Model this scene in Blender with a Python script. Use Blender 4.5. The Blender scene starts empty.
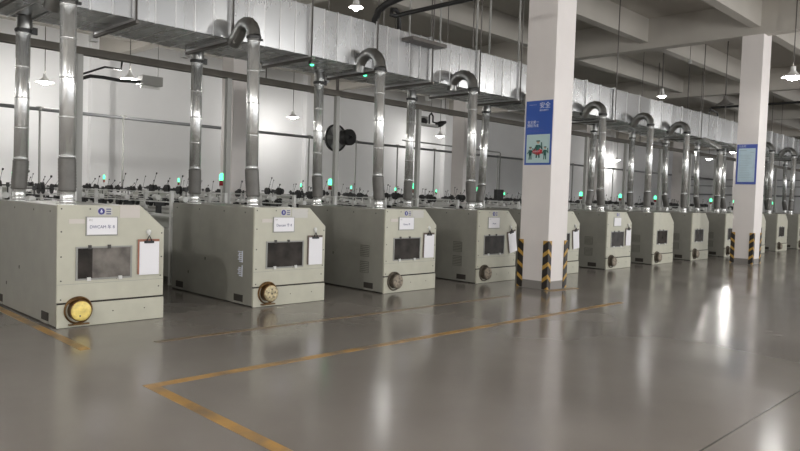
import bpy, bmesh, math, random
from mathutils import Vector, Matrix, Euler
random.seed(11)
C = bpy.context.scene.collection
PI = math.pi

# ------------------------------------------------------------------ materials
def mat(name, col, rough=.5, metal=0., var=0., scale=6., bump=0., coat=0., rvar=0., stretch=None, bscale=None):
    m = bpy.data.materials.new(name); m.use_nodes = True
    nt = m.node_tree; b = nt.nodes['Principled BSDF']
    b.inputs['Base Color'].default_value = (*col, 1); b.inputs['Roughness'].default_value = rough
    b.inputs['Metallic'].default_value = metal
    if coat: b.inputs['Coat Weight'].default_value = coat; b.inputs['Coat Roughness'].default_value = .08
    if var or bump or rvar:
        tc = nt.nodes.new('ShaderNodeTexCoord'); mp = nt.nodes.new('ShaderNodeMapping')
        nt.links.new(tc.outputs['Object'], mp.inputs['Vector'])
        if stretch: mp.inputs['Scale'].default_value = stretch
        n = nt.nodes.new('ShaderNodeTexNoise'); n.inputs['Scale'].default_value = scale; n.inputs['Detail'].default_value = 5
        nt.links.new(mp.outputs['Vector'], n.inputs['Vector'])
        if var:
            r = nt.nodes.new('ShaderNodeValToRGB')
            r.color_ramp.elements[0].position = .3; r.color_ramp.elements[1].position = .7
            r.color_ramp.elements[0].color = (*[c*(1-var) for c in col], 1)
            r.color_ramp.elements[1].color = (*[min(1, c*(1+var)) for c in col], 1)
            nt.links.new(n.outputs['Fac'], r.inputs['Fac']); nt.links.new(r.outputs['Color'], b.inputs['Base Color'])
        if rvar:
            mr = nt.nodes.new('ShaderNodeMapRange'); mr.inputs['To Min'].default_value = max(.02, rough-rvar); mr.inputs['To Max'].default_value = rough+rvar
            mr.inputs['From Min'].default_value = .3; mr.inputs['From Max'].default_value = .7
            nt.links.new(n.outputs['Fac'], mr.inputs['Value']); nt.links.new(mr.outputs['Result'], b.inputs['Roughness'])
        if bump:
            bp = nt.nodes.new('ShaderNodeBump'); bp.inputs['Strength'].default_value = bump; bp.inputs['Distance'].default_value = .01
            src = n
            if bscale:
                src = nt.nodes.new('ShaderNodeTexNoise'); src.inputs['Scale'].default_value = bscale
                nt.links.new(mp.outputs['Vector'], src.inputs['Vector'])
            nt.links.new(src.outputs['Fac'], bp.inputs['Height']); nt.links.new(bp.outputs['Normal'], b.inputs['Normal'])
    return m
def emit(name, col, s):
    m = bpy.data.materials.new(name); m.use_nodes = True
    b = m.node_tree.nodes['Principled BSDF']
    b.inputs['Base Color'].default_value = (*col, 1); b.inputs['Emission Color'].default_value = (*col, 1)
    b.inputs['Emission Strength'].default_value = s
    return m

M = {}
M['louvregap'] = mat('louvre_grey', (.12, .115, .1), .6)
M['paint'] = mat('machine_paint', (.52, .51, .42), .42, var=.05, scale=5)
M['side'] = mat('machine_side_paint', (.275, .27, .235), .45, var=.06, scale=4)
M['bolt'] = mat('dark_bolt', (.06, .055, .05), .5)
M['gap'] = mat('seam_slot_shadow', (.035, .03, .025), .8)  # shade inside kick seams and fork slots, put in as near-black
M['black'] = mat('black_plastic', (.018, .018, .018), .45)
M['darkmetal'] = mat('dark_metal', (.05, .05, .05), .5, .4)
M['brass'] = mat('stained_brass', (.16, .09, .035), .35, .8, var=.4, scale=20)
M['yellowglass'] = mat('yellow_cover', (.86, .66, .2), .35, var=.2, scale=22)
M['creamcover'] = mat('stained_cream_cover', (.52, .44, .27), .4, var=.55, scale=26)
M['dirtycover'] = mat('dusty_grey_cover', (.26, .22, .17), .6, var=.5, scale=20)
M['ringgrey'] = mat('grimy_ring', (.13, .11, .085), .5, .4, var=.4, scale=18)
M['glass'] = mat('dark_window_glass', (.035, .03, .026), .2, var=.6, scale=4)
M['glass'].node_tree.nodes['Principled BSDF'].inputs['Specular IOR Level'].default_value = .12
M['lintglass'] = mat('linty_window_glass', (.17, .155, .14), .4, var=.4, scale=6)
M['lintglass'].node_tree.nodes['Principled BSDF'].inputs['Specular IOR Level'].default_value = .15
M['white'] = mat('white_paper', (.86, .85, .88), .6)
M['cream'] = mat('aged_paper', (.62, .58, .54), .7)
M['greypaper'] = mat('grey_label_film', (.56, .55, .52), .5)
M['holder'] = mat('card_holder_grey', (.3, .3, .28), .4)
M['ink'] = mat('blue_black_ink', (.10, .10, .22), .6)
M['logo'] = mat('purple_blue_print', (.05, .045, .24), .45)
M['board'] = mat('clipboard_brown', (.33, .14, .09), .5, var=.15)
M['boarddark'] = mat('clipboard_dark_brown', (.12, .085, .07), .5, var=.15)
M['galv'] = mat('galvanised_sheet', (.58, .59, .60), .27, .85, var=.04, scale=2, rvar=.02, stretch=(1, 1, .35))
M['pipe'] = mat('galvanised_pipe', (.88, .89, .88), .23, .78, var=.05, scale=5, rvar=.03)
M['pipedark'] = mat('dull_elbow_metal', (.30, .30, .29), .28, .9, var=.2, scale=6)
M['flex'] = mat('grey_flexible_hose', (.15, .145, .135), .5, .3, var=.12, scale=8)
M['flange'] = mat('zinc_flange', (.72, .72, .72), .3, .6)
M['tray'] = mat('brown_grey_tray', (.125, .112, .092), .55, .1, var=.12, scale=3)
M['post'] = mat('grey_painted_post', (.36, .36, .34), .5)
M['rail'] = mat('grey_air_pipe', (.22, .225, .23), .5, .2)
M['rod'] = mat('dull_steel_rod', (.14, .13, .12), .5, .5)
M['bed'] = mat('bed_grey_paint', (.42, .425, .39), .5, var=.05)
M['whitemetal'] = mat('white_painted_metal', (.68, .68, .66), .45)
M['wall'] = mat('white_painted_wall', (.80, .80, .80), .75, var=.03, scale=.6)
M['column'] = mat('white_column_paint', (.74, .70, .68), .6, var=.025, scale=2)
M['plinth'] = mat('grey_column_base', (.25, .235, .22), .55)
M['ceil'] = mat('grey_white_concrete', (.45, .425, .385), .85, var=.05, scale=.7)
M['yellow'] = mat('yellow_floor_paint', (.46, .25, .06), .35, var=.25, scale=7)
M['postblue'] = mat('poster_blue', (.035, .10, .42), .35)
M['boardblue'] = mat('notice_blue', (.07, .11, .42), .35)
M['postpale'] = mat('poster_pale_teal', (.50, .66, .66), .4)
M['noticepale'] = mat('notice_pale_blue', (.52, .66, .74), .35, var=.06, scale=4)
M['print'] = mat('white_print', (.72, .75, .85), .5)
M['printgrey'] = mat('grey_print', (.34, .44, .5), .5)
M['figgreen'] = mat('print_dark_green', (.03, .12, .10), .5)
M['figskin'] = mat('print_skin', (.5, .34, .24), .5)
M['red'] = mat('print_red', (.55, .03, .04), .4)
M['lampred'] = mat('red_lens', (.30, .02, .03), .3)
M['shade'] = mat('white_lamp_shade', (.78, .78, .76), .4)
M['shadedark'] = mat('grey_lamp_shade', (.16, .15, .14), .5)
M['lens'] = emit('lit_lamp_lens', (1, .985, .96), 40)
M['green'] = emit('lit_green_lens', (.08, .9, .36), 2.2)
M['fanring'] = mat('fan_grey_drum', (.30, .30, .30), .45, .3)
M['fanblade'] = mat('fan_blade_grey', (.45, .45, .45), .5)

# hazard chevrons on the corner guards
def chevron():
    m = bpy.data.materials.new('black_yellow_chevron'); m.use_nodes = True
    nt = m.node_tree; b = nt.nodes['Principled BSDF']; b.inputs['Roughness'].default_value = .5
    tc = nt.nodes.new('ShaderNodeTexCoord'); sp = nt.nodes.new('ShaderNodeSeparateXYZ')
    nt.links.new(tc.outputs['UV'], sp.inputs['Vector'])
    def mth(op, a, bb=None):
        n = nt.nodes.new('ShaderNodeMath'); n.operation = op
        for i, v in enumerate((a, bb)):
            if v is None: continue
            if isinstance(v, (int, float)): n.inputs[i].default_value = v
            else: nt.links.new(v, n.inputs[i])
        return n.outputs[0]
    t = mth('ADD', sp.outputs['Y'], mth('ABSOLUTE', sp.outputs['X']))
    f = mth('FRACT', mth('MULTIPLY', t, 1/.225))
    g = mth('LESS_THAN', f, .33)
    mx = nt.nodes.new('ShaderNodeMix'); mx.data_type = 'RGBA'
    mx.inputs['A'].default_value = (.022, .018, .016, 1); mx.inputs['B'].default_value = (.46, .27, .05, 1)
    nt.links.new(g, mx.inputs['Factor']); nt.links.new(mx.outputs['Result'], b.inputs['Base Color'])
    return m
M['chevron'] = chevron()

def floor_mat():
    m = bpy.data.materials.new('grey_epoxy_floor'); m.use_nodes = True
    nt = m.node_tree; b = nt.nodes['Principled BSDF']
    tc = nt.nodes.new('ShaderNodeTexCoord')
    def noise(s, d=4):
        n = nt.nodes.new('ShaderNodeTexNoise'); n.inputs['Scale'].default_value = s; n.inputs['Detail'].default_value = d
        nt.links.new(tc.outputs['Object'], n.inputs['Vector']); return n
    n1 = noise(.55); n2 = noise(5, 6)
    r = nt.nodes.new('ShaderNodeValToRGB')
    r.color_ramp.elements[0].position = .3; r.color_ramp.elements[0].color = (.18, .163, .146, 1)
    r.color_ramp.elements[1].position = .7; r.color_ramp.elements[1].color = (.225, .205, .185, 1)
    nt.links.new(n1.outputs['Fac'], r.inputs['Fac'])
    # one saw-cut joint running along the aisle
    sp = nt.nodes.new('ShaderNodeSeparateXYZ'); nt.links.new(tc.outputs['Object'], sp.inputs['Vector'])
    a = nt.nodes.new('ShaderNodeMath'); a.operation = 'SUBTRACT'; a.inputs[1].default_value = 1.7; nt.links.new(sp.outputs['Y'], a.inputs[0])
    ab = nt.nodes.new('ShaderNodeMath'); ab.operation = 'ABSOLUTE'; nt.links.new(a.outputs[0], ab.inputs[0])
    lt = nt.nodes.new('ShaderNodeMath'); lt.operation = 'LESS_THAN'; lt.inputs[1].default_value = .008; nt.links.new(ab.outputs[0], lt.inputs[0])
    mx = nt.nodes.new('ShaderNodeMix'); mx.data_type = 'RGBA'; mx.inputs['B'].default_value = (.085, .077, .07, 1)
    nt.links.new(lt.outputs[0], mx.inputs['Factor']); nt.links.new(r.outputs['Color'], mx.inputs['A'])
    nt.links.new(mx.outputs['Result'], b.inputs['Base Color'])
    mr = nt.nodes.new('ShaderNodeMapRange'); mr.inputs['From Min'].default_value = .3; mr.inputs['From Max'].default_value = .7
    mr.inputs['To Min'].default_value = .13; mr.inputs['To Max'].default_value = .23
    nt.links.new(n1.outputs['Fac'], mr.inputs['Value']); nt.links.new(mr.outputs['Result'], b.inputs['Roughness'])
    bp = nt.nodes.new('ShaderNodeBump'); bp.inputs['Strength'].default_value = .03; bp.inputs['Distance'].default_value = .01
    nt.links.new(n2.outputs['Fac'], bp.inputs['Height']); nt.links.new(bp.outputs['Normal'], b.inputs['Normal'])
    b.inputs['Specular IOR Level'].default_value = .5
    return m
M['floor'] = floor_mat()

def worn_line():
    m = M['yellow']; nt = m.node_tree; b = nt.nodes['Principled BSDF']
    tc = nt.nodes.new('ShaderNodeTexCoord')
    n = nt.nodes.new('ShaderNodeTexNoise'); n.inputs['Scale'].default_value = 2.3; n.inputs['Detail'].default_value = 8
    nt.links.new(tc.outputs['Object'], n.inputs['Vector'])
    r = nt.nodes.new('ShaderNodeValToRGB')
    r.color_ramp.elements[0].position = .36; r.color_ramp.elements[0].color = (.17, .125, .08, 1)
    r.color_ramp.elements[1].position = .56; r.color_ramp.elements[1].color = (.42, .24, .07, 1)
    nt.links.new(n.outputs['Fac'], r.inputs['Fac']); nt.links.new(r.outputs['Color'], b.inputs['Base Color'])
worn_line()
M['faint'] = mat('faded_yellow_floor_paint', (.20, .135, .075), .3, var=.3, scale=2.5)

# ------------------------------------------------------------------ mesh helpers
class MB:
    def __init__(s): s.bm = bmesh.new(); s.mi = 0
    def _q(s, vs, f):
        V = [s.bm.verts.new(v) for v in vs]
        for a in f:
            F = s.bm.faces.new([V[i] for i in a]); F.material_index = s.mi
        return V
    def box(s, x0, x1, y0, y1, z0, z1, bev=0):
        b = bmesh.new()
        V = [b.verts.new(v) for v in [(x0,y0,z0),(x1,y0,z0),(x1,y1,z0),(x0,y1,z0),(x0,y0,z1),(x1,y0,z1),(x1,y1,z1),(x0,y1,z1)]]
        for a in ((3,2,1,0),(4,5,6,7),(0,1,5,4),(1,2,6,5),(2,3,7,6),(3,0,4,7)): b.faces.new([V[i] for i in a])
        if bev: bmesh.ops.bevel(b, geom=b.edges[:], offset=bev, segments=2, affect='EDGES', profile=.7)
        s.merge(b); return s
    def merge(s, b):
        b.verts.index_update(); V = [s.bm.verts.new(v.co) for v in b.verts]
        for f in b.faces:
            F = s.bm.faces.new([V[v.index] for v in f.verts]); F.material_index = s.mi; F.smooth = f.smooth
        b.free()
    def prism(s, prof, y0, y1, bev=0):           # profile in XZ, extruded along Y
        b = bmesh.new(); n = len(prof)
        A = [b.verts.new((x, y0, z)) for x, z in prof]; B = [b.verts.new((x, y1, z)) for x, z in prof]
        b.faces.new(A); b.faces.new(B[::-1])
        for i in range(n): b.faces.new([A[i], B[i], B[(i+1) % n], A[(i+1) % n]])
        bmesh.ops.recalc_face_normals(b, faces=b.faces[:])
        if bev: bmesh.ops.bevel(b, geom=b.edges[:], offset=bev, segments=2, affect='EDGES', profile=.7)
        s.merge(b); return s
    def tube(s, pts, r, seg=14, cap=True, smooth=True):
        pts = [Vector(p) for p in pts]; n = len(pts)
        rs = r if isinstance(r, (list, tuple)) else [r]*n
        rings = []; up = None
        for i, p in enumerate(pts):
            t = (pts[min(i+1, n-1)]-pts[max(i-1, 0)]).normalized()
            if up is None:
                up = Vector((0, 0, 1)) if abs(t.z) < .9 else Vector((1, 0, 0))
            a = up - t*up.dot(t)
            if a.length < 1e-4: a = t.orthogonal()
            a.normalize(); up = a; b = t.cross(a)
            rings.append([s.bm.verts.new(p + (a*math.cos(2*PI*k/seg)+b*math.sin(2*PI*k/seg))*rs[i]) for k in range(seg)])
        for i in range(n-1):
            for k in range(seg):
                f = s.bm.faces.new([rings[i][k], rings[i][(k+1) % seg], rings[i+1][(k+1) % seg], rings[i+1][k]])
                f.smooth = smooth; f.material_index = s.mi
        if cap:
            for R_ in (rings[0][::-1], rings[-1]):
                f = s.bm.faces.new(R_); f.material_index = s.mi
        return s
    def cyl(s, p0, p1, r, seg=16): return s.tube([p0, p1], r, seg)
    def lathe(s, prof, c=(0, 0, 0), axis='Z', seg=24):   # prof: (radius, height)
        rings = []
        for r, h in prof:
            ring = []
            for k in range(seg):
                a = 2*PI*k/seg; x, y = r*math.cos(a), r*math.sin(a)
                v = {'Z': (x, y, h), 'Y': (x, h, y), 'X': (h, x, y)}[axis]
                ring.append(s.bm.verts.new(Vector(v)+Vector(c)))
            rings.append(ring)
        for i in range(len(rings)-1):
            for k in range(seg):
                f = s.bm.faces.new([rings[i][k], rings[i][(k+1) % seg], rings[i+1][(k+1) % seg], rings[i+1][k]])
                f.smooth = True; f.material_index = s.mi
        return s
    def build(s, name, m, parent=None, loc=None, recalc=True):
        if recalc: bmesh.ops.recalc_face_normals(s.bm, faces=s.bm.faces[:])
        me = bpy.data.meshes.new(name); s.bm.to_mesh(me); s.bm.free()
        for x in (m if isinstance(m, (list, tuple)) else [m]): me.materials.append(x)
        o = bpy.data.objects.new(name, me); C.objects.link(o)
        if parent: o.parent = parent
        if loc: o.location = loc
        return o
def smooth_sharp(o, ang=40):
    me = o.data
    for p in me.polygons: p.use_smooth = True
    me.set_sharp_from_angle(angle=math.radians(ang))

def tag(o, label, cat, group=None):
    o['label'] = label; o['category'] = cat
    if group: o['group'] = group
    return o
def thing(name, label, cat, loc=(0, 0, 0), group=None):
    o = bpy.data.objects.new(name, None); C.objects.link(o); o.location = loc; o.empty_display_size = .2
    return tag(o, label, cat, group)
def struct(o): o['kind'] = 'structure'; return o
def copy_tree(o, parent=None):
    c = o.copy(); C.objects.link(c)
    if parent: c.parent = parent
    for ch in [x for x in ALLCH(o)]: copy_tree(ch, c)
    return c
def ALLCH(o): return [x for x in o.children]

def text(body, size, m, parent, loc, rot, name='lettering', align='LEFT', sx=1., depth=.0006):
    cu = bpy.data.curves.new('txt', 'FONT'); cu.body = body; cu.size = size; cu.align_x = align; cu.extrude = depth
    t = bpy.data.objects.new('txt', cu); C.objects.link(t)
    dg = bpy.context.evaluated_depsgraph_get(); me = bpy.data.meshes.new_from_object(t.evaluated_get(dg))
    bpy.data.objects.remove(t); bpy.data.curves.remove(cu)
    me.name = name; me.materials.clear(); me.materials.append(m)
    o = bpy.data.objects.new(name, me); C.objects.link(o)
    if parent: o.parent = parent
    o.location = loc; o.rotation_euler = rot; o.scale = (sx, 1, 1)
    return o
FRONT = (PI/2, 0, 0); LEFT = (PI/2, 0, -PI/2)

# ------------------------------------------------------------------ camera (two-point solve of the photograph)
RM = ((0.70385, -0.00770, 0.71031), (-0.70961, -0.05338, 0.70258), (0.03251, -0.99854, -0.04304))
cam = bpy.data.cameras.new('camera'); co = bpy.data.objects.new('camera', cam); C.objects.link(co)
cam.sensor_width = 36; cam.lens = 691.18/800*36; cam.clip_end = 300
v1 = Vector((685, -7.5, 691.1847)).normalized(); v2 = Vector((-698, -52.5, 691.1847)).normalized(); v3 = v1.cross(v2)
Rw = Matrix((v1, v2, v3))                       # world <- image axes (right, down, forward)
mw = Matrix((Rw.col[0], -Rw.col[1], -Rw.col[2])).transposed().to_4x4(); mw.translation = (0, 0, 1.6)
co.matrix_world = mw
bpy.context.scene.camera = co
def atY(px, py, y):
    d = Rw @ Vector((px-400, py-225.5, 691.1847)); return Vector((0, 0, 1.6)) + d*(y/d.y)
def atZ(px, py, z):
    d = Rw @ Vector((px-400, py-225.5, 691.1847)); return Vector((0, 0, 1.6)) + d*((z-1.6)/d.z)

# ------------------------------------------------------------------ the hall
XL, XR, YF, YB, ZC = -6., 64., -14., 27., 7.3
f = MB().box(XL-.3, XR+.3, YF, YB+.3, -.2, 0).build('floor', M['floor']); struct(f)
f = MB().box(XL-.3, XR+.3, YF, YB+.3, ZC, ZC+.25).build('ceiling', M['ceil']); struct(f)
w = MB().box(XL, XR, YB, YB+.3, 0, ZC)
for k in range(-1, 7): w.box(.55+10.1*k-.35, .55+10.1*k+.35, YB-.3, YB, 0, ZC)
struct(w.build('wall_back', M['wall']))
struct(MB().box(XL-.3, XL, YF, YB, 0, ZC).build('wall_left', M['wall']))
w = MB().box(XR, XR+.3, YF, YB, 0, ZC)
for k in (-1, 0, 1, 2): w.box(XR-.3, XR, 6.5+10*k, 7.1+10*k, 0, ZC)
struct(w.build('wall_right', M['wall']))
for i, (z, t) in enumerate(((2.55, .12), (3.35, .06), (3.9, .06))):   # service pipes along the far right wall
    o = MB().box(XR-.5, XR-.4, 7.2, 26.6, z, z+t).build('trim_%d' % (i+1), M['rail']); struct(o)

# beams
COLX = [-9.5+10.05, 20.6-10, 20.6, 30.75, 40.9, 51.]
BX = [.5, 10.6, 20.6, 30.75, 40.9, 51., 61.]
for x in BX:
    o = MB().box(x-.02, x+.36, YF, YB, 6.38, ZC, bev=.015).build('ceiling_beam', M['ceil']); struct(o)
for yb, dp in ((-10., 6.58), (-6.6, 6.58), (-3.2, 6.58), (.2, 6.58), (3.5, 6.58), (6.74, 6.58), (9.98, 6.58), (13.1, 6.58), (17.3, 6.58), (20.1, 6.58), (23.5, 6.58)):
    o = MB().box(XL, XR, yb-.12, yb+.16, dp, ZC, bev=.012).build('ceiling_beam', M['ceil']); struct(o)

def guard(parent, x, y, sx, sy, h=.88, w=.1):
    """black and yellow corner guard: an L of two thin strips, chevron mirrored over the corner"""
    t = .012; bm = bmesh.new(); uv = bm.loops.layers.uv.new('UVMap')
    def strip(p, q, n):           # p at the corner, q the far end, n the outward normal
        P, Q, N = Vector(p), Vector(q), Vector(n)*t
        co_ = [P, Q, Q+N, P+N]
        V = [bm.verts.new((c.x, c.y, z)) for z in (.01, h) for c in co_]
        for a in ((0,1,2,3),(7,6,5,4),(0,1,5,4),(1,2,6,5),(2,3,7,6),(3,0,4,7)):
            F = bm.faces.new([V[i] for i in a])
            for l in F.loops:
                d = (Vector((l.vert.co.x, l.vert.co.y))-Vector((x, y))).length
                l[uv].uv = (d, l.vert.co.z)
    strip((x, y, 0), (x+sx*w, y, 0), (0, -sy, 0))
    strip((x-sx*t, y-sy*t, 0), (x-sx*t, y+sy*w, 0), (-sx*0, 0, 0)) if False else strip((x, y-sy*t, 0), (x, y+sy*w, 0), (-sx, 0, 0))
    bmesh.ops.recalc_face_normals(bm, faces=bm.faces[:])
    me = bpy.data.meshes.new('corner_guard'); bm.to_mesh(me); bm.free(); me.materials.append(M['chevron'])
    o = bpy.data.objects.new('corner_guard', me); C.objects.link(o); o.parent = parent
    o['label'] = 'black and yellow chevron corner guard'
    return o
def column(x0, x1, y0, y1, guards, label):
    o = MB().box(x0, x1, y0, y1, .0, ZC-.3, bev=.012).build('column', M['column']); struct(o)
    o['label'] = label
    p = MB().box(x0-.006, x1+.006, y0-.006, y1+.006, 0, .15, bev=.003).build('base_band', M['plinth'], o)
    if guards:
        guard(o, x0-.007, y0-.007, 1, 1); guard(o, x0-.007, y1+.007, 1, -1); guard(o, x1+.007, y0-.007, -1, 1)
    return o
column(10.585, 11.20, 6.75, 7.36, True, 'white square column with the blue safety poster')
column(20.6, 21.25, 6.53, 7.1, True, 'white square column with the pale blue notice board')
column(30.75, 31.3, 6.5, 7.05, False, 'white column beyond the second one')
for x, y in ((10.6, 17.3), (20.7, 17.15), (30.8, 17.1), (40.9, 17.1), (51, 17.1)):
    column(x, x+.55, y, y+.6, False, 'white column standing among the machines')

# floor paint
def line(pts, w, label, m='yellow', z=.003):
    mb = MB()
    for (xa, ya), (xb, yb) in zip(pts[:-1], pts[1:]):
        if abs(xa-xb) < abs(ya-yb)*.3:
            q = [(xa-w/2, ya), (xa+w/2, ya), (xb+w/2, yb), (xb-w/2, yb)]
        else: q = [(xa, ya-w/2), (xb, yb-w/2), (xb, yb+w/2), (xa, ya+w/2)]
        mb._q([(a, b, zz) for zz in (0, z) for a, b in q], ((3,2,1,0),(4,5,6,7),(0,1,5,4),(1,2,6,5),(2,3,7,6),(3,0,4,7)))
    return tag(mb.build('floor_marking', M[m]), label, 'floor line')
line([(2.66, 10.6), (2.62, 6.85)], .1, 'yellow floor line running along the left side of the first machine')
line([(2.5, 2.6), (2.542, 5.33)], .1, 'yellow floor line coming from the bottom edge up to the corner mark')
line([(2.592, 5.28), (10.4, 5.23)], .1, 'yellow floor line running along the aisle from the corner mark')
line([(3.3, 6.78), (9.4, 6.7)], .08, 'faded yellow floor line close in front of the machines', 'faint')
line([(10.5, 6.66), (11.35, 6.6)], .13, 'yellow floor patch at the foot of the poster column', z=.004)

# ------------------------------------------------------------------ textile machines
PROF = [(0, .015), (1.24, .015), (1.24, 1.11), (.94, 1.375), (0, 1.375)]
MX = {1: 2.75, 2: 5.29, 3: 7.77, 4: 10.17, 5: 12.59, 6: 15.09, 7: 17.58, 8: 20.08, 9: 22.69, 10: 25.3, 11: 27.85, 12: 30.5, 13: 33.05, 14: 35.6}
Y0, Y1 = 8.02, 10.35

def shared_parts():
    d = {}
    b = MB().prism(PROF, Y0+.03, Y1, bev=.012)
    b.mi = 1
    for y in (8.25, 8.8, 9.5, 10.2): b.cyl((-.004, y, 1.3), (.006, y, 1.3), .012, 8)
    for y, z in ((9.3, .55), (9.8, .3)): b.box(-.004, .006, y, y+.02, z, z+.04)
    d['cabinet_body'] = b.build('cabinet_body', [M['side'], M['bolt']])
    prof = [(0, .285), (1.24, .285), (1.24, 1.11), (.94, 1.378), (0, 1.378)]
    b = MB().prism(prof, Y0, Y0+.032, bev=.006); b.mi = 1
    for x, z in ((.04, 1.335), (.04, 1.08), (.04, .8), (.04, .53), (.66, .53), (.35, .53), (1.2, .53), (.9, 1.335), (1.21, 1.05), (1.21, .76), (.35, 1.335), (.04, .32), (1.18, .4)):
        b.cyl((x, Y0-.004, z), (x, Y0+.004, z), .009, 8)
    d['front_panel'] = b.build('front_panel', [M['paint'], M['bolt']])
    d['front_panel_seam'] = MB().box(.0, 1.24, Y0-.001, Y0+.01, .487, .491).build('panel_seam', M['holder'], d['front_panel'])
    b = MB().box(0, 1.243, Y0-.012, Y0+.02, .004, .265, bev=.006)
    b.mi = 1; b.box(.01, 1.232, Y0+.004, Y0+.03, .26, .29)
    for x in (.62, 1.0): b.cyl((x, Y0-.016, .15), (x, Y0-.01, .15), .007, 8)
    b.mi = 2; b.box(.03, 1.2, Y0+.03, Y0+.2, 0, .03)
    d['kick_panel'] = b.build('kick_panel', [M['paint'], M['gap'], M['black']])
    # window frame with catches, pane as a sub-part
    b = MB(); x0, x1, z0, z1 = .215, .82, .545, .89
    for bx in ((x0-.02, x1+.02, z1, z1+.018), (x0-.02, x1+.02, z0-.018, z0), (x0-.02, x0, z0, z1), (x1, x1+.02, z0, z1)):
        b.box(bx[0], bx[1], Y0-.012, Y0+.004, bx[2], bx[3])
    b.mi = 1
    for x in (.33, .55): b.box(x, x+.035, Y0-.02, Y0-.005, z1-.01, z1+.035)
    b.mi = 2
    for x in (.32, .68): b.box(x, x+.04, Y0-.022, Y0-.005, z0-.03, z0+.012)
    d['viewing_window'] = b.build('viewing_window', [M['holder'], M['bolt'], M['whitemetal']])
    # side slots for the fork lift, louvres
    for nm, y in (('a', 8.27), ('b', 9.97)):
        b = MB().box(-.008, .01, y, y+.22, .05, .145)
        b.mi = 1; b.box(-.012, 0, y-.01, y+.23, .02, .05)
        d['fork_slot_'+nm] = b.build('fork_slot', [M['gap'], M['side']])
    # bed running back from the cabinet, rails and posts
    b = MB()
    b.box(.18, 1.1, Y1, 21.2, .12, .92, bev=.02); b.box(.42, .86, Y1, 21.2, .92, 1.12, bev=.01)
    b.mi = 1
    for x in (.12, 1.12): b.box(x, x+.05, Y1+.15, 21.2, 1.13, 1.17)
    for k in range(8):
        y = Y1+.3+k*1.55
        for x in (.12, 1.12): b.box(x, x+.05, y, y+.06, 0, 1.55 if k % 2 == 0 else 1.17)
    for z in (1.36, 1.52): b.box(.135, .155, Y1+.3, 20.6, z, z+.02); b.box(1.135, 1.155, Y1+.3, 20.6, z, z+.02)
    d['winding_bed'] = b.build('winding_bed', [M['bed'], M['whitemetal']])
    b = MB().prism([(-.05, 0), (1.3, 0), (1.3, 1.2), (.98, 1.5), (-.05, 1.5)], 21.2, 22.6, bev=.015)
    d['end_cabinet'] = b.build('end_cabinet', M['bed'])
    return d
SP = shared_parts()
# winding heads: three slightly different ones
def head_proto(v):
    r = random.Random(v)
    b = MB()
    b.box(-.04, .04, -.04, .04, 1.1, 1.26); b.box(-.08, .08, -.03, .03, 1.24, 1.3)
    b.cyl((-.22, .02, 1.31), (.22, .02, 1.31), .014, 8)
    for x in ((-.2, -.14, .12, .2) if v % 2 else (-.16, .0, .17)): b.cyl((x-.018, .02, 1.31), (x+.018, .02, 1.31), .05+.03*r.random(), 12)
    b.cyl((.0, 0, 1.3), (.0, 0, 1.55), .01, 6)
    h = b.build('winding_head', M['black'])
    zs = 1.56
    b = MB(); b.cyl((-.28, .0, zs), (.28, .0, zs), .010, 8)
    for x in ((-.16, -.11, .13, .18) if v < 2 else (-.2, .06, .12, .24)): b.cyl((x-.008, 0, zs), (x+.008, 0, zs), .06+.025*r.random(), 12)
    b.box(-.02, .02, -.02, .02, zs-.03, zs+.04)
    b.build('disc_spindle', M['darkmetal'], h)
    for x, dx, dz in ((-.12, .05, .24), (.12, .08, .19)):
        b = MB(); p = Vector((x, 0, zs+.01)); q = p+Vector((dx*(.4+1.2*r.random()), -.08+.16*r.random(), dz*(.6+.5*r.random())))
        b.tube([p, q, q+Vector((.008, 0, .012)), q+Vector((.012, 0, .035))], [.004, .004, .016, .014], 6)
        b.build('yarn_guide_arm', M['darkmetal'], h)
    b = MB().cyl((-.05, -.09, 1.4), (-.05, .09, 1.4), .05, 10)
    b.build('yarn_package', M['whitemetal'], h)
    return h
HEADS = [head_proto(i) for i in range(4)]
def lamp_proto():
    b = MB().cyl((0, 0, 1.1), (0, 0, 1.66), .018, 8); b.cyl((0, 0, 1.655), (0, 0, 1.675), .045, 12)
    s = b.build('signal_lamp', M['whitemetal'])
    MB().cyl((0, 0, 1.675), (0, 0, 1.765), .045, 14).build('red_lens', M['lampred'], s)
    b = MB().lathe([(.045, 1.77), (.047, 1.83), (.04, 1.875), (.018, 1.895), (.001, 1.9)], seg=14)
    g = b.build('green_lens', M['green'], s); g['label'] = 'lit green lens'
    return s
SL = lamp_proto()

ORD = ['', 'first', 'second', 'third', 'fourth', 'fifth', 'sixth', 'seventh', 'eighth', 'ninth', 'tenth', 'eleventh', 'twelfth', 'thirteenth', 'fourteenth']
MLAB = {
 1: 'nearest pale green textile machine at far left with yellow porthole cover and lint-grey window',
 2: 'second pale green textile machine with white stencil marks on its side and brass-ringed porthole',
 3: 'third pale green textile machine from the left, dark window, louvres on its side',
 4: 'fourth pale green textile machine from the left, just left of the poster column, tilted clipboard',
 5: 'fifth pale green textile machine, mostly hidden behind the poster column',
 6: 'sixth pale green textile machine, first one fully visible right of the poster column',
 7: 'seventh pale green textile machine, second fully visible right of the poster column',
 8: 'eighth pale green textile machine, third fully visible right of the poster column',
 9: 'ninth pale green textile machine, partly hidden by left edge of the notice board column',
 10: 'tenth pale green textile machine, hidden behind the notice board column',
 11: 'eleventh pale green textile machine, first one right of the notice board column',
 12: 'twelfth pale green textile machine at the right edge of the photo',
 13: 'thirteenth pale green textile machine, mostly beyond the right edge behind the twelfth',
 14: 'fourteenth pale green textile machine, last in the row beyond the right edge'}

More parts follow.
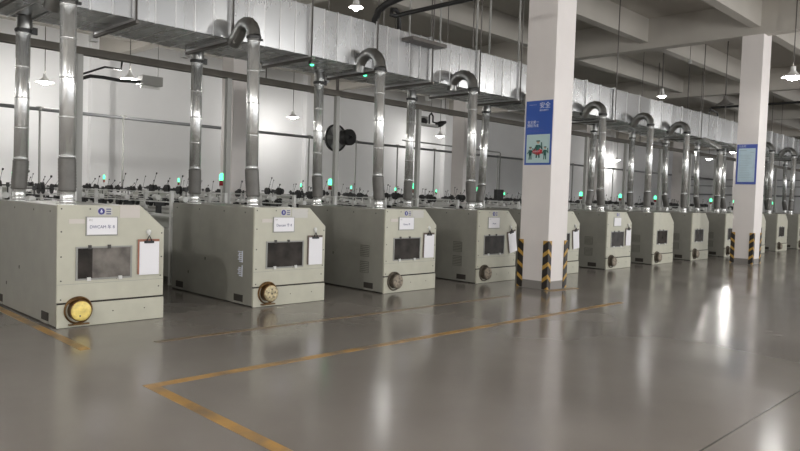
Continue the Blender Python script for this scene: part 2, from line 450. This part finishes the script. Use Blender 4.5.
def porthole(t, kind):
    c = (.225, Y0, .195)
    ringm, covm = {'y': (M['brass'], M['yellowglass']), 'b': (M['brass'], M['creamcover']), 'g': (M['ringgrey'], M['dirtycover'])}[kind]
    b = MB().lathe([(.153, .0), (.158, -.025), (.15, -.04), (.14, -.035), (.136, -.004), (.118, -.004), (.114, -.02), (.114, -.10), (.119, -.105)], c, 'Y', 32)
    b.lathe([(.119, -.105), (.105, -.112), (.098, -.105)], c, 'Y', 32)
    if kind != 'g': b.box(.12, .34, Y0-.05, Y0, .03, .045)
    p = b.build('porthole', ringm, t)
    b = MB().lathe([(.112, -.10), (.108, -.118), (.09, -.128), (.04, -.13), (.0005, -.13)], c, 'Y', 32)
    if kind != 'y':
        b.mi = 1; b.cyl((c[0], Y0-.135, c[2]), (c[0], Y0-.125, c[2]), .014, 10)
        for k in range(5):
            a = k*2*PI/5+.3; b.cyl((c[0]+.06*math.cos(a), Y0-.133, c[2]+.06*math.sin(a)), (c[0]+.06*math.cos(a), Y0-.125, c[2]+.06*math.sin(a)), .01, 8)
    else:
        b.mi = 1; b.cyl((c[0]-.02, Y0-.133, c[2]-.05), (c[0]-.02, Y0-.126, c[2]-.05), .01, 8)
    cv = b.build('porthole_cover', [covm, M['ringgrey']], p)
    cv['label'] = {'y': 'bright yellow round cover', 'b': 'stained cream round cover', 'g': 'dusty brown round cover'}[kind]

def louvre(t, y, z, w=.2, h=.18):
    b = MB()
    for i in range(6): b.box(-.01, .004, y, y+w, z+i*h/6, z+i*h/6+h/6*.55)
    b.mi = 1; b.box(-.004, .004, y-.01, y+w+.01, z-.01, z+h)
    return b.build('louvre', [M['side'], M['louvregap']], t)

for i, x in MX.items():
    t = thing('textile_machine', MLAB[i], 'machine', (x, 0, 0), 'textile machines in the row')
    def use(k, nm=None, parent=t):
        o = SP[k].copy(); C.objects.link(o); o.parent = parent; o.name = nm or k; return o
    use('cabinet_body'); fp = use('front_panel'); use('front_panel_seam', 'panel_seam', fp); use('kick_panel')
    vw = use('viewing_window'); use('fork_slot_a', 'fork_slot'); use('fork_slot_b', 'fork_slot'); use('winding_bed'); use('end_cabinet')
    b = MB().box(.215, .82, Y0-.006, Y0+.002, .545, .89); b.mi = 1
    if i == 1: b.box(.22, .38, Y0-.007, Y0, .546, .899)
    pn = b.build('pane', [M['lintglass'] if i == 1 else M['glass'], M['glass']], vw)
    pn['label'] = 'grey pane dusted with lint' if i == 1 else 'dark glass pane'
    porthole(t, 'y' if i == 1 else 'b' if i == 2 else 'g')
    if i >= 3 and i != 5:
        louvre(t, 8.39, .58); louvre(t, 8.39, .31)
    # card in its holder, maker's sticker, paper
    if i <= 6:
        b = MB().box(.3, .665, Y0-.012, Y0, 1.03, 1.25, bev=.004); nc = b.build('name_card', M['holder'], t)
        MB().box(.312, .652, Y0-.015, Y0-.01, 1.043, 1.24).build('card', M['white'], nc)
        if i <= 4:
            txt = {1: 'DWCAM 车 8', 2: 'Daccam 专 8', 3: 'Dacam 车', 4: 'Dacam'}[i]
            text(txt, .05 if i < 3 else .04, M['ink'], nc, (.482, Y0-.0165, 1.115), FRONT, 'handwriting', 'CENTER', 1.0 if i != 1 else .95)
            text('STC', .026, M['holder'], nc, (.33, Y0-.0165, 1.2), FRONT, 'card_code')
        b = MB().box(.43, .60, Y0-.004, Y0, 1.262, 1.36)
        b.mi = 1; b.cyl((.475, Y0-.006, 1.31), (.475, Y0-.003, 1.31), .038, 20)
        b.mi = 2; b.tube([(.475, Y0-.0065, 1.292), (.475, Y0-.0065, 1.33)], .007, 6); b.cyl((.475, Y0-.007, 1.305), (.475, Y0-.005, 1.305), .013, 10)
        b.mi = 3
        for q in range(3): b.box(.53, .585, Y0-.005, Y0, 1.275+q*.027, 1.288+q*.027)
        b.build('maker_sticker', [M['greypaper'], M['logo'], M['print'], M['ink']], t)
    if i in (1, 2, 3):
        m_ = M['cream'] if i == 1 else M['greypaper']
        b = MB().box(.69 if i == 1 else .62, .93 if i == 1 else .9, Y0-.005, Y0, 1.235, 1.385 if i == 1 else 1.365)
        if i == 1: b.box(.69, .93, Y0-.005, Y0+.06, 1.383, 1.387)
        b.build('paper_notice', m_, t)
        MB().box(.12, .29, Y0-.003, Y0, 1.17, 1.22).build('tape_strip', M['cream'], t)
    if i == 2:      # white stencil marks down the side
        b = MB()
        for z0, n in ((.6, 6), (.4, 5)):
            b.box(-.004, 0, 8.29, 8.31, z0, z0+.16)
            for q in range(n): b.box(-.004, 0, 8.31, 8.31+(.10 if q % 2 else .065), z0+.005+q*.027, z0+.018+q*.027)
            b.box(-.004, 0, 8.37, 8.385, z0+.03, z0+.13)
        b.build('stencil_marking', M['print'], t)['label'] = 'white stencilled marks'
    # heads and lamps along the bed
    rr = random.Random(i*7)
    for k in range(9):
        src = HEADS[rr.randrange(4)]
        h = copy_tree(src, t); h.location = (.64+rr.uniform(-.06, .06), Y1+.7+k*1.14+rr.uniform(-.2, .2), rr.uniform(-.03, .05))
    for (lx, ly, dz) in ((1.2, 10.9, 0), (.7, 20.9, .04)):
        s = copy_tree(SL, t); s.location = (lx, ly, dz)
        if ly > 15: s.scale = (.6, .6, 1)
for o in list(SP.values())+HEADS+[SL]:
    for c in list(o.children):
        if c.name in bpy.data.objects and c not in SP.values(): bpy.data.objects.remove(c)
for o in list(SP.values())+HEADS+[SL]: bpy.data.objects.remove(o)

# clipboards hanging on hooks
def clipboard(i, rot, dark, label):
    x = MX[i]+1.04
    t = thing('clipboard', label, 'clipboard', (x, Y0-.012, .98), 'clipboards on the machines'); t.rotation_euler = (0, rot, 0)
    MB().box(-.135, .135, -.008, .0, -.42, -.0, bev=.003).build('board', M['boarddark' if dark else 'board'], t)
    b = MB().box(-.115, .13, -.013, -.008, -.43, -.03); b.build('paper', M['white'], t)
    b = MB().box(-.06, .06, -.024, -.008, -.05, -.02, bev=.004); b.tube([(-.03, -.02, -.02), (0, -.016, .045), (.03, -.02, -.02)], .008, 6)
    b.build('clip', M['black'], t)
    b = MB().lathe([(.001, -.02), (.02, -.018), (.03, -.006), (.032, .01), (.02, .012)], (0, 0, .085), 'Y', 14); b.box(-.008, .008, -.02, .01, .03, .08)
    b.build('hook', M['whitemetal'], t)
clipboard(1, 0, False, 'brown clipboard with blank white sheet on the nearest machine')
clipboard(2, 0, True, 'clipboard with white sheet on the second machine from the left')
clipboard(3, .01, True, 'clipboard with white sheet on the third machine from the left')
clipboard(4, -.2, True, 'tilted clipboard on the machine left of the poster column')
clipboard(5, -.12, True, 'clipboard on the machine half hidden by the poster column')
clipboard(6, 0, True, 'clipboard on the first machine right of the poster column')

# ------------------------------------------------------------------ duct
DY0, DY1, DZ0, DZ1 = 8.88, 10.13, 3.78, 4.56
duct = thing('air_duct', 'long rectangular galvanised air duct hung under the ceiling above the machines', 'duct', (0, 0, DZ0))
SEC = 1.42; NP = 5
rg = random.Random(5)
def duct_section(x0):
    bm = bmesh.new(); NP = 5 if x0 < 11.5 else 2; w = SEC/NP
    for k in range(NP):                        # each panel between two standing seams is slightly dished and tilted
        xa, xb = x0+k*w, x0+(k+1)*w
        ja, jb, jc = rg.uniform(-.008, .008)*(5/NP), rg.uniform(-.008, .008)*(5/NP), rg.uniform(-.004, .004); j = [ja, jb, jb+jc, ja+jc]
        for side in ('F', 'B', 'D', 'U'):
            if side in 'FB':
                y = DY0 if side == 'F' else DY1; s = -1 if side == 'F' else 1
                q = [(xa, y+s*j[0], DZ0), (xb, y+s*j[1], DZ0), (xb, y+s*j[2], DZ1), (xa, y+s*j[3], DZ1)]
            else:
                z = DZ0 if side == 'D' else DZ1; s = -1 if side == 'D' else 1
                q = [(xa, DY0, z+s*j[0]), (xb, DY0, z+s*j[1]), (xb, DY1, z+s*j[2]), (xa, DY1, z+s*j[3])]
            bm.faces.new([bm.verts.new(v) for v in q])
    mb = MB(); mb.bm.free(); mb.bm = bm
    bmesh.ops.recalc_face_normals(bm, faces=bm.faces[:])
    mb.mi = 1
    for k in range(NP):                        # seams
        x = x0+k*w
        e = .012 if k else .03; t = .006 if k else .014
        for bx in ((DY0-e, DY0+.002, DZ0-e, DZ1+e), (DY1-.002, DY1+e, DZ0-e, DZ1+e)): mb.box(x-t, x+t, bx[0], bx[1], bx[2], bx[3])
        for bz in ((DZ0-e, DZ0+.002), (DZ1-.002, DZ1+e)): mb.box(x-t, x+t, DY0, DY1, bz[0], bz[1])
    o = mb.build('duct_section', [M['galv'], M['flange']], duct, recalc=False); o.location.z = -DZ0
    return o
x = 2.54-SEC*6
while x < 52: duct_section(x); x += SEC

# hangers: a crossbar under the duct on two rods
k = 0
for x in [2.54+SEC*n for n in range(-1, 8)]+[2.54+SEC*n for n in range(10, 25, 4)]:
    k += 1
    t = thing('duct_hanger', 'dark angle hanger with two rods carrying the galvanised air duct', 'hanger', (x, 9.42, DZ0), 'trapeze hangers under the air duct')
    MB().box(-.022, .022, -.64, .80, -.075, -.036).build('crossbar', M['rod'], t)
    MB().box(-.05, .05, .74, .84, -.12, -.02).build('end_plate', M['whitemetal'], t)  # lamplight on the bolt plate put in as white metal
    for y in (-.6, .76): MB().cyl((0, y, -.06), (0, y, ZC-DZ0-.01), .014, 8).build('rod', M['rod'], t)

# ------------------------------------------------------------------ exhaust pipes
def ribs(z0, z1, pitch, r0, r1):
    n = max(2, int((z1-z0)/pitch)); out = []
    for q in range(n+1):
        z = z0+(z1-z0)*q/n; out.append((r0 if q % 2 else r1, z))
    return out
ZT = 1.375
def pipe_base(t, dx, dy):
    """collar on the cabinet roof and the ribbed sleeve that leans over to the riser"""
    b = MB().lathe([(.112, 0), (.112, .012), (.08, .014), (.079, .05), (.084, .055), (.079, .06), (.079, .15), (.086, .155), (.08, .165)], seg=20)
    b.build('collar', M['pipe'], t)
    b = MB(); pts = []; rs = []; n = 22
    for q in range(n+1):
        u = q/n; s = u*u*(3-2*u); pts.append((dx*s, dy*s, .15+.38*u)); rs.append(.099 if q % 2 else .093)
    b.tube(pts, rs, 20); b.build('flexible_sleeve', M['flex'], t)
FP = {1: (67.2, 68.5, 5), 2: (252.7, 254, 30), 3: (378.9, 380.5, 60), 4: (471, 473.5, 83), 5: (None, None, 0), 6: (601, 602, 115), 7: (647, 651, 120),
      8: (684, 687.2, 130), 9: (717, 720.5, 140), 10: None, 11: (769, 772, 150), 12: (791, 794, 158), 13: None, 14: None}
BP = {1: (18.8, 23.5, 17), 2: (194.4, 197.3, 48), 3: (317.5, 319.5, 65), 4: (407.5, 411.5, 95), 5: (478.8, 486.5, 103), 7: (586, 594.5, 122), 8: (626, 632.5, 132),
      9: (660.5, 664.5, 142), 10: (691.3, 697.3, 147), 11: (721, 724.3, 150), 13: (763, 766.5, 158), 14: (783.5, 785.5, 160)}
YP, YK = 8.37, 10.0
for i in MX:
    x = MX[i]+.16; xt = x+.02
    if FP.get(i) and FP[i][0]:
        x = atY(FP[i][0], 203, YP).x; xt = atY(FP[i][1], FP[i][2], YP).x
        x = max(MX[i]+.12, min(MX[i]+.5, x)) if i < 6 else x
        xt = min(max(xt, x-.1), x+.25)
    x = min(max(x, MX[i]+.1), MX[i]+.9)
    t = thing('exhaust_pipe', 'galvanised gooseneck exhaust pipe at the front of the %s machine from the left' % ORD[i], 'pipe', (x, YP, ZT), 'front exhaust pipes with goosenecks')
    lean = (xt-x)
    pipe_base(t, lean*.6, 0)
    straight = i in (9, 10)
    RR = {2: .2, 3: .27, 4: .28}.get(i, .23)
    top = (3.4 if straight else 4.05-.09-RR)-ZT
    b = MB(); b.tube([(lean*.6, 0, .5), (lean, 0, top)], .087, 20)
    for z in (.55, 1.0, 1.45, 1.9, top-.08):
        u = (z-.5)/(top-.5); c = lean*(.6+.4*u); b.lathe([(.087, -.010), (.093, -.005), (.093, .005), (.087, .010)], (c, 0, z), 'Z', 20)
    b.build('riser', M['pipe'], t)
    if straight:
        b = MB(); b.tube([(lean, 0, top), (lean, .05, top+.08), (lean, .45, top+.3), (lean, .62, top+.36), (lean, .62, 3.79-ZT)], .087, 18)
        smooth_sharp(b.build('elbow', M['pipe'], t), 20)
    else:
        b = MB(); pts = []          # segmented gooseneck bending over into the duct face
        SEG = 7
        for q in range(SEG+1):
            a = PI*.86*q/SEG; pts.append((lean, RR-RR*math.cos(a), top+RR*math.sin(a)))
        last = pts[-1]; pts.append((last[0], .54, last[2]-.12))
        b.tube(pts, .096, 20)
        g = b.build('gooseneck', M['pipedark'], t); smooth_sharp(g, 20)
    b = MB(); b.lathe([(.1, -.02), (.106, 0), (.1, .02)], (lean, 0, top-.02), 'Z', 20); b.box(lean+.09, lean+.14, -.02, .02, top-.05, top-.02)
    b.build('clamp', M['darkmetal'], t)
for i in MX:
    x = MX[i]+.12; xt = x+.05; zt = 3.74
    if i in BP:
        x = atY(BP[i][0], 203, YK).x; xt = atY(BP[i][1], BP[i][2], YK).x
    x = min(max(x, MX[i]-.02+.12), MX[i]+.9); xt = min(max(xt, x-.3), x+.5)
    t = thing('exhaust_pipe', 'galvanised exhaust pipe rising from the rear of the %s machine into the duct underside' % ORD[i], 'pipe', (x, YK, ZT), 'rear exhaust pipes under the duct')
    lean = xt-x
    pipe_base(t, lean*.55, 0)
    top = 3.6-ZT
    b = MB(); b.tube([(lean*.55, 0, .5), (lean, 0, top)], .087, 20)
    for z in (.55, .95, 1.35, 1.75, top-.04):
        u = (z-.5)/(top-.5); c = lean*(.55+.45*u); b.lathe([(.087, -.010), (.094, -.005), (.094, .005), (.087, .010)], (c, 0, z), 'Z', 20)
    b.build('riser', M['pipe'], t)
    b = MB(); b.tube([(lean, 0, top), (lean+.012, 0, top+.06), (lean+.012, 0, top+.12), (lean, 0, 3.785-ZT)], [.087, .096, .096, .087], 18)
    smooth_sharp(b.build('damper_sleeve', M['pipedark'], t), 20)
    b = MB().lathe([(.1, -.02), (.106, 0), (.1, .02)], (lean, 0, top), 'Z', 20); b.box(lean+.1, lean+.17, -.015, .015, top-.03, top+.06)
    b.build('clamp', M['darkmetal'], t)

# ------------------------------------------------------------------ tray, air rail
t = thing('cable_tray', 'long brown grey cable tray hung behind the duct with drop posts', 'cable tray', (0, 10.8, 3.6))
MB().box(-5.9, 52, -.06, .06, -.045, .065, bev=.004).build('channel', M['tray'], t)
for i, x in MX.items():
    if i in (9, 13, 14): pass
    MB().box(x+1.19, x+1.28, -.045, .045, 1.0-3.6, -.04, bev=.006).build('drop_post', M['post'], t)
for x in range(-3, 50, 5): MB().cyl((x+.3, 0, .06), (x+.3, 0, ZC-3.61), .01, 6).build('rod', M['rod'], t)
t = thing('air_pipe', 'long grey compressed air pipe with drops in front of the back wall', 'pipe', (.15, 23.2, 3.92))
MB().cyl((-5.5, 0, 0), (62.5, 0, 0), .055, 12).build('main_pipe', M['rail'], t)
for k in range(22):
    x = 7.25-2*2.62+k*2.62
    b = MB().cyl((x, 0, -3.92), (x, 0, -.03), .035, 10); b.cyl((x, 0, -.05), (x, 0, .08), .07, 10); b.box(x-.1, x+.1, -.03, .03, .04, .075)
    b.build('drop_pipe', M['post'], t)
# high conduit line further right
t = thing('conduit', 'thin grey conduit frame behind the fourth machine, left of the back column', 'conduit', (25.2, 20, 0))
b = MB().tube([(-5, 0, 3.88), (1.6, 0, 3.82), (1.68, 0, 3.78), (1.68, 0, 1.0)], .03, 8); b.build('conduit_run', M['post'], t)
MB().box(1.42, 1.92, -.1, .1, 1.45, 2.05, bev=.01).build('switch_box', M['black'], t)

# wall fan
fx = thing('exhaust_fan', 'round black and grey drum fan hanging by the back wall air pipe', 'fan', atY(336, 138, 22.6))
b = MB().lathe([(.455, -.03), (.5, -.03), (.5, .06), (.455, .06), (.455, -.03)], axis='Y', seg=32)
b.build('drum', M['darkmetal'], fx)
MB().lathe([(.457, .02), (.3, .03), (.001, .03)], axis='Y', seg=32).build('back_plate', M['fanring'], fx)
b = MB()
for k in range(6):
    a = k*PI/3; n = Vector((math.cos(a), 0, math.sin(a))); tt = Vector((-math.sin(a), .45, math.cos(a))).normalized()*.09
    p, q = n*.08, n*.42; b._q([p-tt*.6, p+tt*.6, q+tt, q-tt], ((0, 1, 2, 3),))
b.cyl((0, -.05, 0), (0, .05, 0), .09, 16); b.build('blades', M['fanblade'], fx)
b = MB().cyl((0, -.74, 0), (0, -.38, 0), .27, 28); b.cyl((0, -.4, 0), (0, .15, 0), .1, 16); b.lathe([(.27, -.72), (.29, -.73), (.29, -.6)], axis='Y', seg=28); b.build('motor', M['black'], fx)
b = MB().cyl((0, -.74, 0), (0, -.70, 0), .05, 12); b.build('hub_cap', M['whitemetal'], fx)
b = MB().box(-.04, .04, -.04, .04, .35, 2.5); b.tube([(.1, .1, -.35), (.05, .0, -.55), (-.1, -.1, -.7)], .03, 8); b.build('bracket', M['rod'], fx)
fx.scale = (1.15, 1.25, 1.15)

# travelling cleaners with black hoses, high between the machines
def cleaner(px, py, y, label, s=1.):
    p = atY(px, py, y)
    t = thing('blower_cleaner', label, 'machine', p)
    MB().box(-.32*s, .32*s, -.2, .2, -.12*s, .16*s, bev=.02).build('housing', M['post'], t)
    R_ = lambda qx, qy: atY(qx, qy, y)-p
    b = MB().tube([R_(66, 83), R_(76, 80), R_(90, 76), R_(104, 77.5), R_(120, 80.5), R_(141, 82)], .05, 10); b.build('hose', M['black'], t)
    b = MB().tube([R_(66, 79), R_(76, 76), R_(105, 67), R_(121, 69.5), R_(122, 62)], .03, 8); b.build('cable', M['black'], t)
    MB().box(-.3*s, .3*s, -.02, .02, -.2*s, -.15*s).build('tray', M['whitemetal'], t)
    MB().cyl((.25*s, 0, .1), (.25*s, 0, ZC-p.z-.01), .008, 6).build('rod', M['rod'], t)
cleaner(150, 82, 20.32, 'grey blower box with black hoses hanging left, next to a pendant lamp')
p = atY(431, 124, 20.7)
t = thing('blower_cleaner', 'white blower bar with black nozzles hanging between third and fourth rear pipes', 'machine', p)
MB().box(-.9, .45, -.15, .15, -.12, -.02, bev=.02).build('housing', M['whitemetal'], t)
MB().tube([(-.85, -.1, .06), (-.6, -.1, .1), (-.45, -.1, .04)], .11, 10).build('nozzle', M['black'], t)
MB().tube([(.3, -.1, -.02), (.55, -.1, .06), (.85, -.1, .16)], [.12, .13, .06], 10).build('nozzle', M['black'], t)
MB().tube([(-.12, 0, -.02), (-.12, 0, .35), (0, 0, .48), (.12, 0, .35), (.12, 0, .1), (.35, 0, .08)], .04, 8).build('hose', M['black'], t)
MB().box(-.6, -.2, .0, .2, .02, .3).build('filter_box', M['post'], t)
MB().cyl((0, 0, .4), (0, 0, ZC-p.z-.01), .01, 6).build('rod', M['rod'], t)

# ------------------------------------------------------------------ cables at the top
A = lambda px, py, y: atY(px, py, y)
tag(MB().tube([A(374, 31, 8.95), A(375, 20, 8.9), A(379, 10, 8.75), A(388, 3, 8.55), A(402, -3, 8.3), A(420, -8, 8.0)], .06, 10).build('black_cable', M['black']),
    'thick black cable curving up out of the duct top', 'cable')
q = [A(399, 36, 8.95), A(399, 15, 8.95), A(396, 10, 8.95), A(392, 9.5, 8.95), A(391, 15, 8.95), A(396, 16, 8.93), A(401, 14.5, 8.9)]
c1 = A(401, 14.5, 8.9); q += [Vector((c1.x, y, c1.z)) for y in (8., 7., 6.5)]
tag(MB().tube(q, .04, 8).build('black_conduit', M['black']), 'straight black conduit with a loop above the duct', 'conduit')
c = A(785, 105, 9.2)
tag(MB().tube([(c.x-.6, 12, c.z+.0), (c.x-.6, 4, c.z)], .05, 8).build('black_conduit', M['black']), 'straight black conduit right of the notice board column above the duct', 'conduit')
pb = A(712, 118, 9.0)
tag(MB().tube([pb+Vector((-.25, 0, -.1)), pb+Vector((-.2, 0, .28)), pb+Vector((.45, 0, .22)), pb+Vector((.5, 0, -.1))], .03, 8).build('black_bracket', M['black']),
    'small black pipe loop on the duct top left of the notice board column', 'bracket')
# flat ladder hung over the duct
p1, p2 = A(407, 39, 8.75), A(441, 47, 8.75); pm = (p1+p2)/2
t = thing('hanging_tray', 'short dark flat tray on two rods above the duct', 'cable tray', pm)
MB().box(p1.x-pm.x, p2.x-pm.x, -.15, .15, -.03, .03).build('pan', M['rod'], t)
for dx, nm in ((p1.x-pm.x+.06, 'rod'), (p2.x-pm.x-.03, 'rod')): MB().cyl((dx, 0, 0), (dx, 0, ZC-pm.z), .016, 8).build(nm, M['post'], t)
for px, py in ((489, 55), (518, 68), (476, 55)):
    b = A(px, py, 9.3); tag(MB().cyl((b.x, b.y, DZ1), (b.x, b.y, ZC), .022, 8).build('hanger_rod', M['post']),
        {489: 'paler hanging rod above the duct left of the poster column', 518: 'hanging rod nearest the poster column above the duct', 476: 'thin hanging rod above the gooseneck of the fourth machine'}[px], 'rod')
b = A(690, 62, 9.3)
t = thing('hanger_rod', 'dark rod with a ball top standing over the duct between the columns', 'rod', (b.x, b.y, DZ1))
MB().cyl((0, 0, 0), (0, 0, b.z-DZ1), .025, 8).build('rod', M['rod'], t); MB().lathe([(.001, .09), (.06, .05), (.07, 0), (.05, -.05), (.001, -.07)], (0, 0, b.z-DZ1), 'Z', 12).build('ball', M['post'], t)
MB().cyl((0, 0, b.z-DZ1), (0, 0, ZC-DZ1), .008, 6).build('wire', M['rod'], t)

# green reflections on the duct underside, built as small glowing beads
for px, py, l in ((312, 64, 'small green reflection under the duct by the second rear pipe, built as a glowing bead'), (365, 75.5, 'small green reflection under the duct by the third gooseneck, built as a glowing bead')):
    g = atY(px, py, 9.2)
    t = thing('green_reflection', l, 'lamp', (g.x, g.y, DZ0-.03))
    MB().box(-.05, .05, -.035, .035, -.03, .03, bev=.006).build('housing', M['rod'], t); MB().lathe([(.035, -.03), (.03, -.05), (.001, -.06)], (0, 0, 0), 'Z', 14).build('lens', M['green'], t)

# ------------------------------------------------------------------ poster and notice board
def flat(name, y0, y1, z0, z1, x, m, parent): return MB().box(x, x+.004, y0, y1, z0, z1).build(name, m, parent)
px_ = 10.585-.006
t = thing('safety_poster', 'blue safety poster with three cartoon workers on the nearer white column', 'poster', (0, 0, 0))
flat('sheet', 6.765, 7.325, 2.235, 3.385, px_, M['postblue'], t)
pic = flat('picture_panel', 6.80, 7.29, 2.27, 2.78, px_-.002, M['postpale'], t)
text('安全', .115, M['print'], t, (px_-.002, 7.045, 3.255), LEFT, 'title')
text('SECURITY', .042, M['print'], t, (px_-.002, 7.04, 3.195), LEFT, 'subtitle')
text('安全第一\n预防为主', .062, M['print'], t, (px_-.002, 7.29, 2.98), LEFT, 'slogan')
text('———', .05, M['print'], t, (px_-.002, 7.26, 3.3), LEFT, 'emblem_mark')
b = MB()
for q in range(2): b.box(px_-.001, px_, 6.83+.1*q, 7.29, 2.83+.025*q, 2.838+.025*q)
b.build('small_print', M['boardblue'], t)
def disc(b, y, z, r, d): b.cyl((px_-d, y, z), (px_-.002, y, z), r, 14)
b = MB()
for y, z, s in ((7.2, 2.33, .85), (7.04, 2.36, 1.15), (6.89, 2.33, .85)):
    b.mi = 0
    for dy in (-.02, .02): b.tube([(px_-.004, y+dy*1.3*s, z), (px_-.004, y+dy*.8*s, z+.1*s)], .011*s, 6)
    b.tube([(px_-.004, y, z+.09*s), (px_-.004, y, z+.2*s)], [.03*s, .038*s], 8)
    b.tube([(px_-.004, y-.03*s, z+.19*s), (px_-.004, y-.075*s, z+.13*s), (px_-.004, y-.06*s, z+.24*s)], .01*s, 6)
    b.tube([(px_-.004, y+.03*s, z+.19*s), (px_-.004, y+.07*s, z+.12*s)], .01*s, 6)
    b.mi = 1; disc(b, y, z+.245*s, .026*s, .006)
    b.mi = 0; b.tube([(px_-.005, y-.03*s, z+.262*s), (px_-.005, y+.03*s, z+.262*s)], .01*s, 6)
b.mi = 2
b.lathe([(.07, -.012), (.07, 0)], (px_-.004, 7.04, 2.47), 'X', 20); b.tube([(px_-.009, 7.13, 2.47), (px_-.009, 6.95, 2.47)], .035, 8); disc(b, 7.04, 2.47, .06, .012)
b.build('workers_drawing', [M['figgreen'], M['figskin'], M['red']], pic)
text('安全生产', .036, M['print'], pic, (px_-.046, 7.11, 2.458), LEFT, 'banner_words')

px2 = 20.6-.012
t = thing('notice_board', 'blue framed pale notice board on the farther white column', 'notice board', (0, 0, 0))
MB().box(px2, px2+.012, 6.54, 7.075, 2.235, 3.35, bev=.002).build('frame', M['boardblue'], t)
sh = MB().box(px2-.003, px2, 6.585, 7.03, 2.30, 3.24).build('sheet', M['noticepale'], t)
b = MB()
rq = random.Random(3)
b.box(px2-.0045, px2-.002, 6.82, 7.0, 3.17, 3.185); b.box(px2-.0045, px2-.002, 6.62, 6.72, 3.12, 3.132)
for q in range(14): b.box(px2-.0045, px2-.002, 6.62+rq.uniform(0, .16), 6.99, 2.42+q*.048, 2.426+q*.048)
b.build('text_lines', M['printgrey'], sh)
text('公告栏', .07, M['print'], t, (px2-.001, 7.04, 3.27), LEFT, 'heading')

# ------------------------------------------------------------------ pendant lamps
PW = 110
def pendant(p, label, lit=True, s=1., power=PW, dark=False, wz=None):
    t = thing('pendant_lamp', label, 'lamp', p, 'pendant lamps')
    MB().lathe([(.055, .26), (.06, .16), (.08, .13), (.13*s, .07), (.27*s, .0), (.28*s, -.012), (.265*s, -.006), (.11*s, .06), (.05, .12)], seg=24).build('lamp_shade', M['shadedark' if dark else 'shade'], t)
    MB().cyl((0, 0, .2), (0, 0, ZC-p[2]-.01), .014, 8).build('hanging_rod', M['rod'], t)
    if lit:
        MB().lathe([(.001, -.085), (.08*s, -.075), (.14*s, -.04), (.18*s, .0), (.17*s, .02)], seg=20).build('lens', M['lens'], t)
        L = bpy.data.lights.new('lamp_light', 'POINT'); L.energy = power; L.shadow_soft_size = .12; L.color = (1, .975, .94)
        lo = bpy.data.objects.new('lamp_light', L); C.objects.link(lo); lo.parent = t; lo.location = (0, 0, -.18)
        lo['label'] = 'light of the pendant lamp'
    else: MB().lathe([(.001, -.01), (.1, -.005), (.15, .04)], seg=16).build('lens', M['shadedark'], t)
    return t
ZL = 4.9
VIS = [((45, 82), ZL, 'lit pendant lamp at far left between the first machine pipes'), ((130, 79), ZL, 'lit pendant lamp beside the grey blower box'),
       ((293, 117), ZL, 'lit pendant lamp between the second and third machine pipes'), ((440, 136), ZL, 'lit pendant lamp left of the fourth machine gooseneck pipe'),
       ((617, 160), ZL, 'lit pendant lamp low between the sixth machine pipes'), ((709, 159), ZL, 'lit pendant lamp left of the notice board, nearer of two'),
       ((733, 152), ZL, 'lit pendant lamp touching the notice board edge'), ((662, 96), 5.5, 'lit pendant lamp just above the duct left of the notice board column'),
       ((356, 7), 6., 'lit pendant lamp above the duct near the top of the photo'), ((793, 77), ZL, 'lit pendant lamp at the right edge, nearest the camera')]
for (px, py), z, l in VIS:
    p = atZ(px, py, z); pendant(p, l, s=.62 if z > 5 else 1., power=(105 if p.y > 24 and p.x > 14 else 75 if p.x > 25 else 135) if p.y > 15 else (5 if p.y < 6 else 22))
pendant(atZ(725, 104, ZL), 'unlit grey pendant lamp above the duct left of the notice board column', False, dark=True)
for x, y in ((1.8, 14.4), (14.3, 14.6), (27.2, 12.5), (39.5, 13.8)):
    pendant((x, y, ZL), 'lit pendant lamp hidden behind the duct, mirrored in the floor', power=3.5, s=.6)
for x, y, pw in ((-3.5, 4.2, 330), (-3.5, -1.5, 300), (-4.5, 9, 110), (-3, 20, 150), (3.2, .6, 100), (11, .2, 210), (20.5, .4, 260), (30, .6, 240), (5, -3.5, 120), (14, -4.5, 150), (24, -4.5, 190), (36, -4.5, 190), (48, -4.5, 190), (5, -9, 190), (17, -9, 190), (30, -9, 190)):  # unseen lamps added to brighten machine fronts, columns and back wall
    pendant((x, y, ZL), 'unseen pendant lamp added to brighten the hall', power=pw)
bpy.context.view_layer.update()

# ------------------------------------------------------------------ world and view
w = bpy.data.worlds.new('world'); bpy.context.scene.world = w; w.use_nodes = True
bg = w.node_tree.nodes['Background']; bg.inputs['Color'].default_value = (.95, .97, 1, 1); bg.inputs['Strength'].default_value = 1.3
vs = bpy.context.scene.view_settings
vs.view_transform = 'Standard'; vs.look = 'None'; vs.exposure = 0.62; vs.gamma = 1; vs.use_curve_mapping = False
bpy.context.scene.cycles.use_denoising = True
bpy.context.scene.cycles.max_bounces = 8
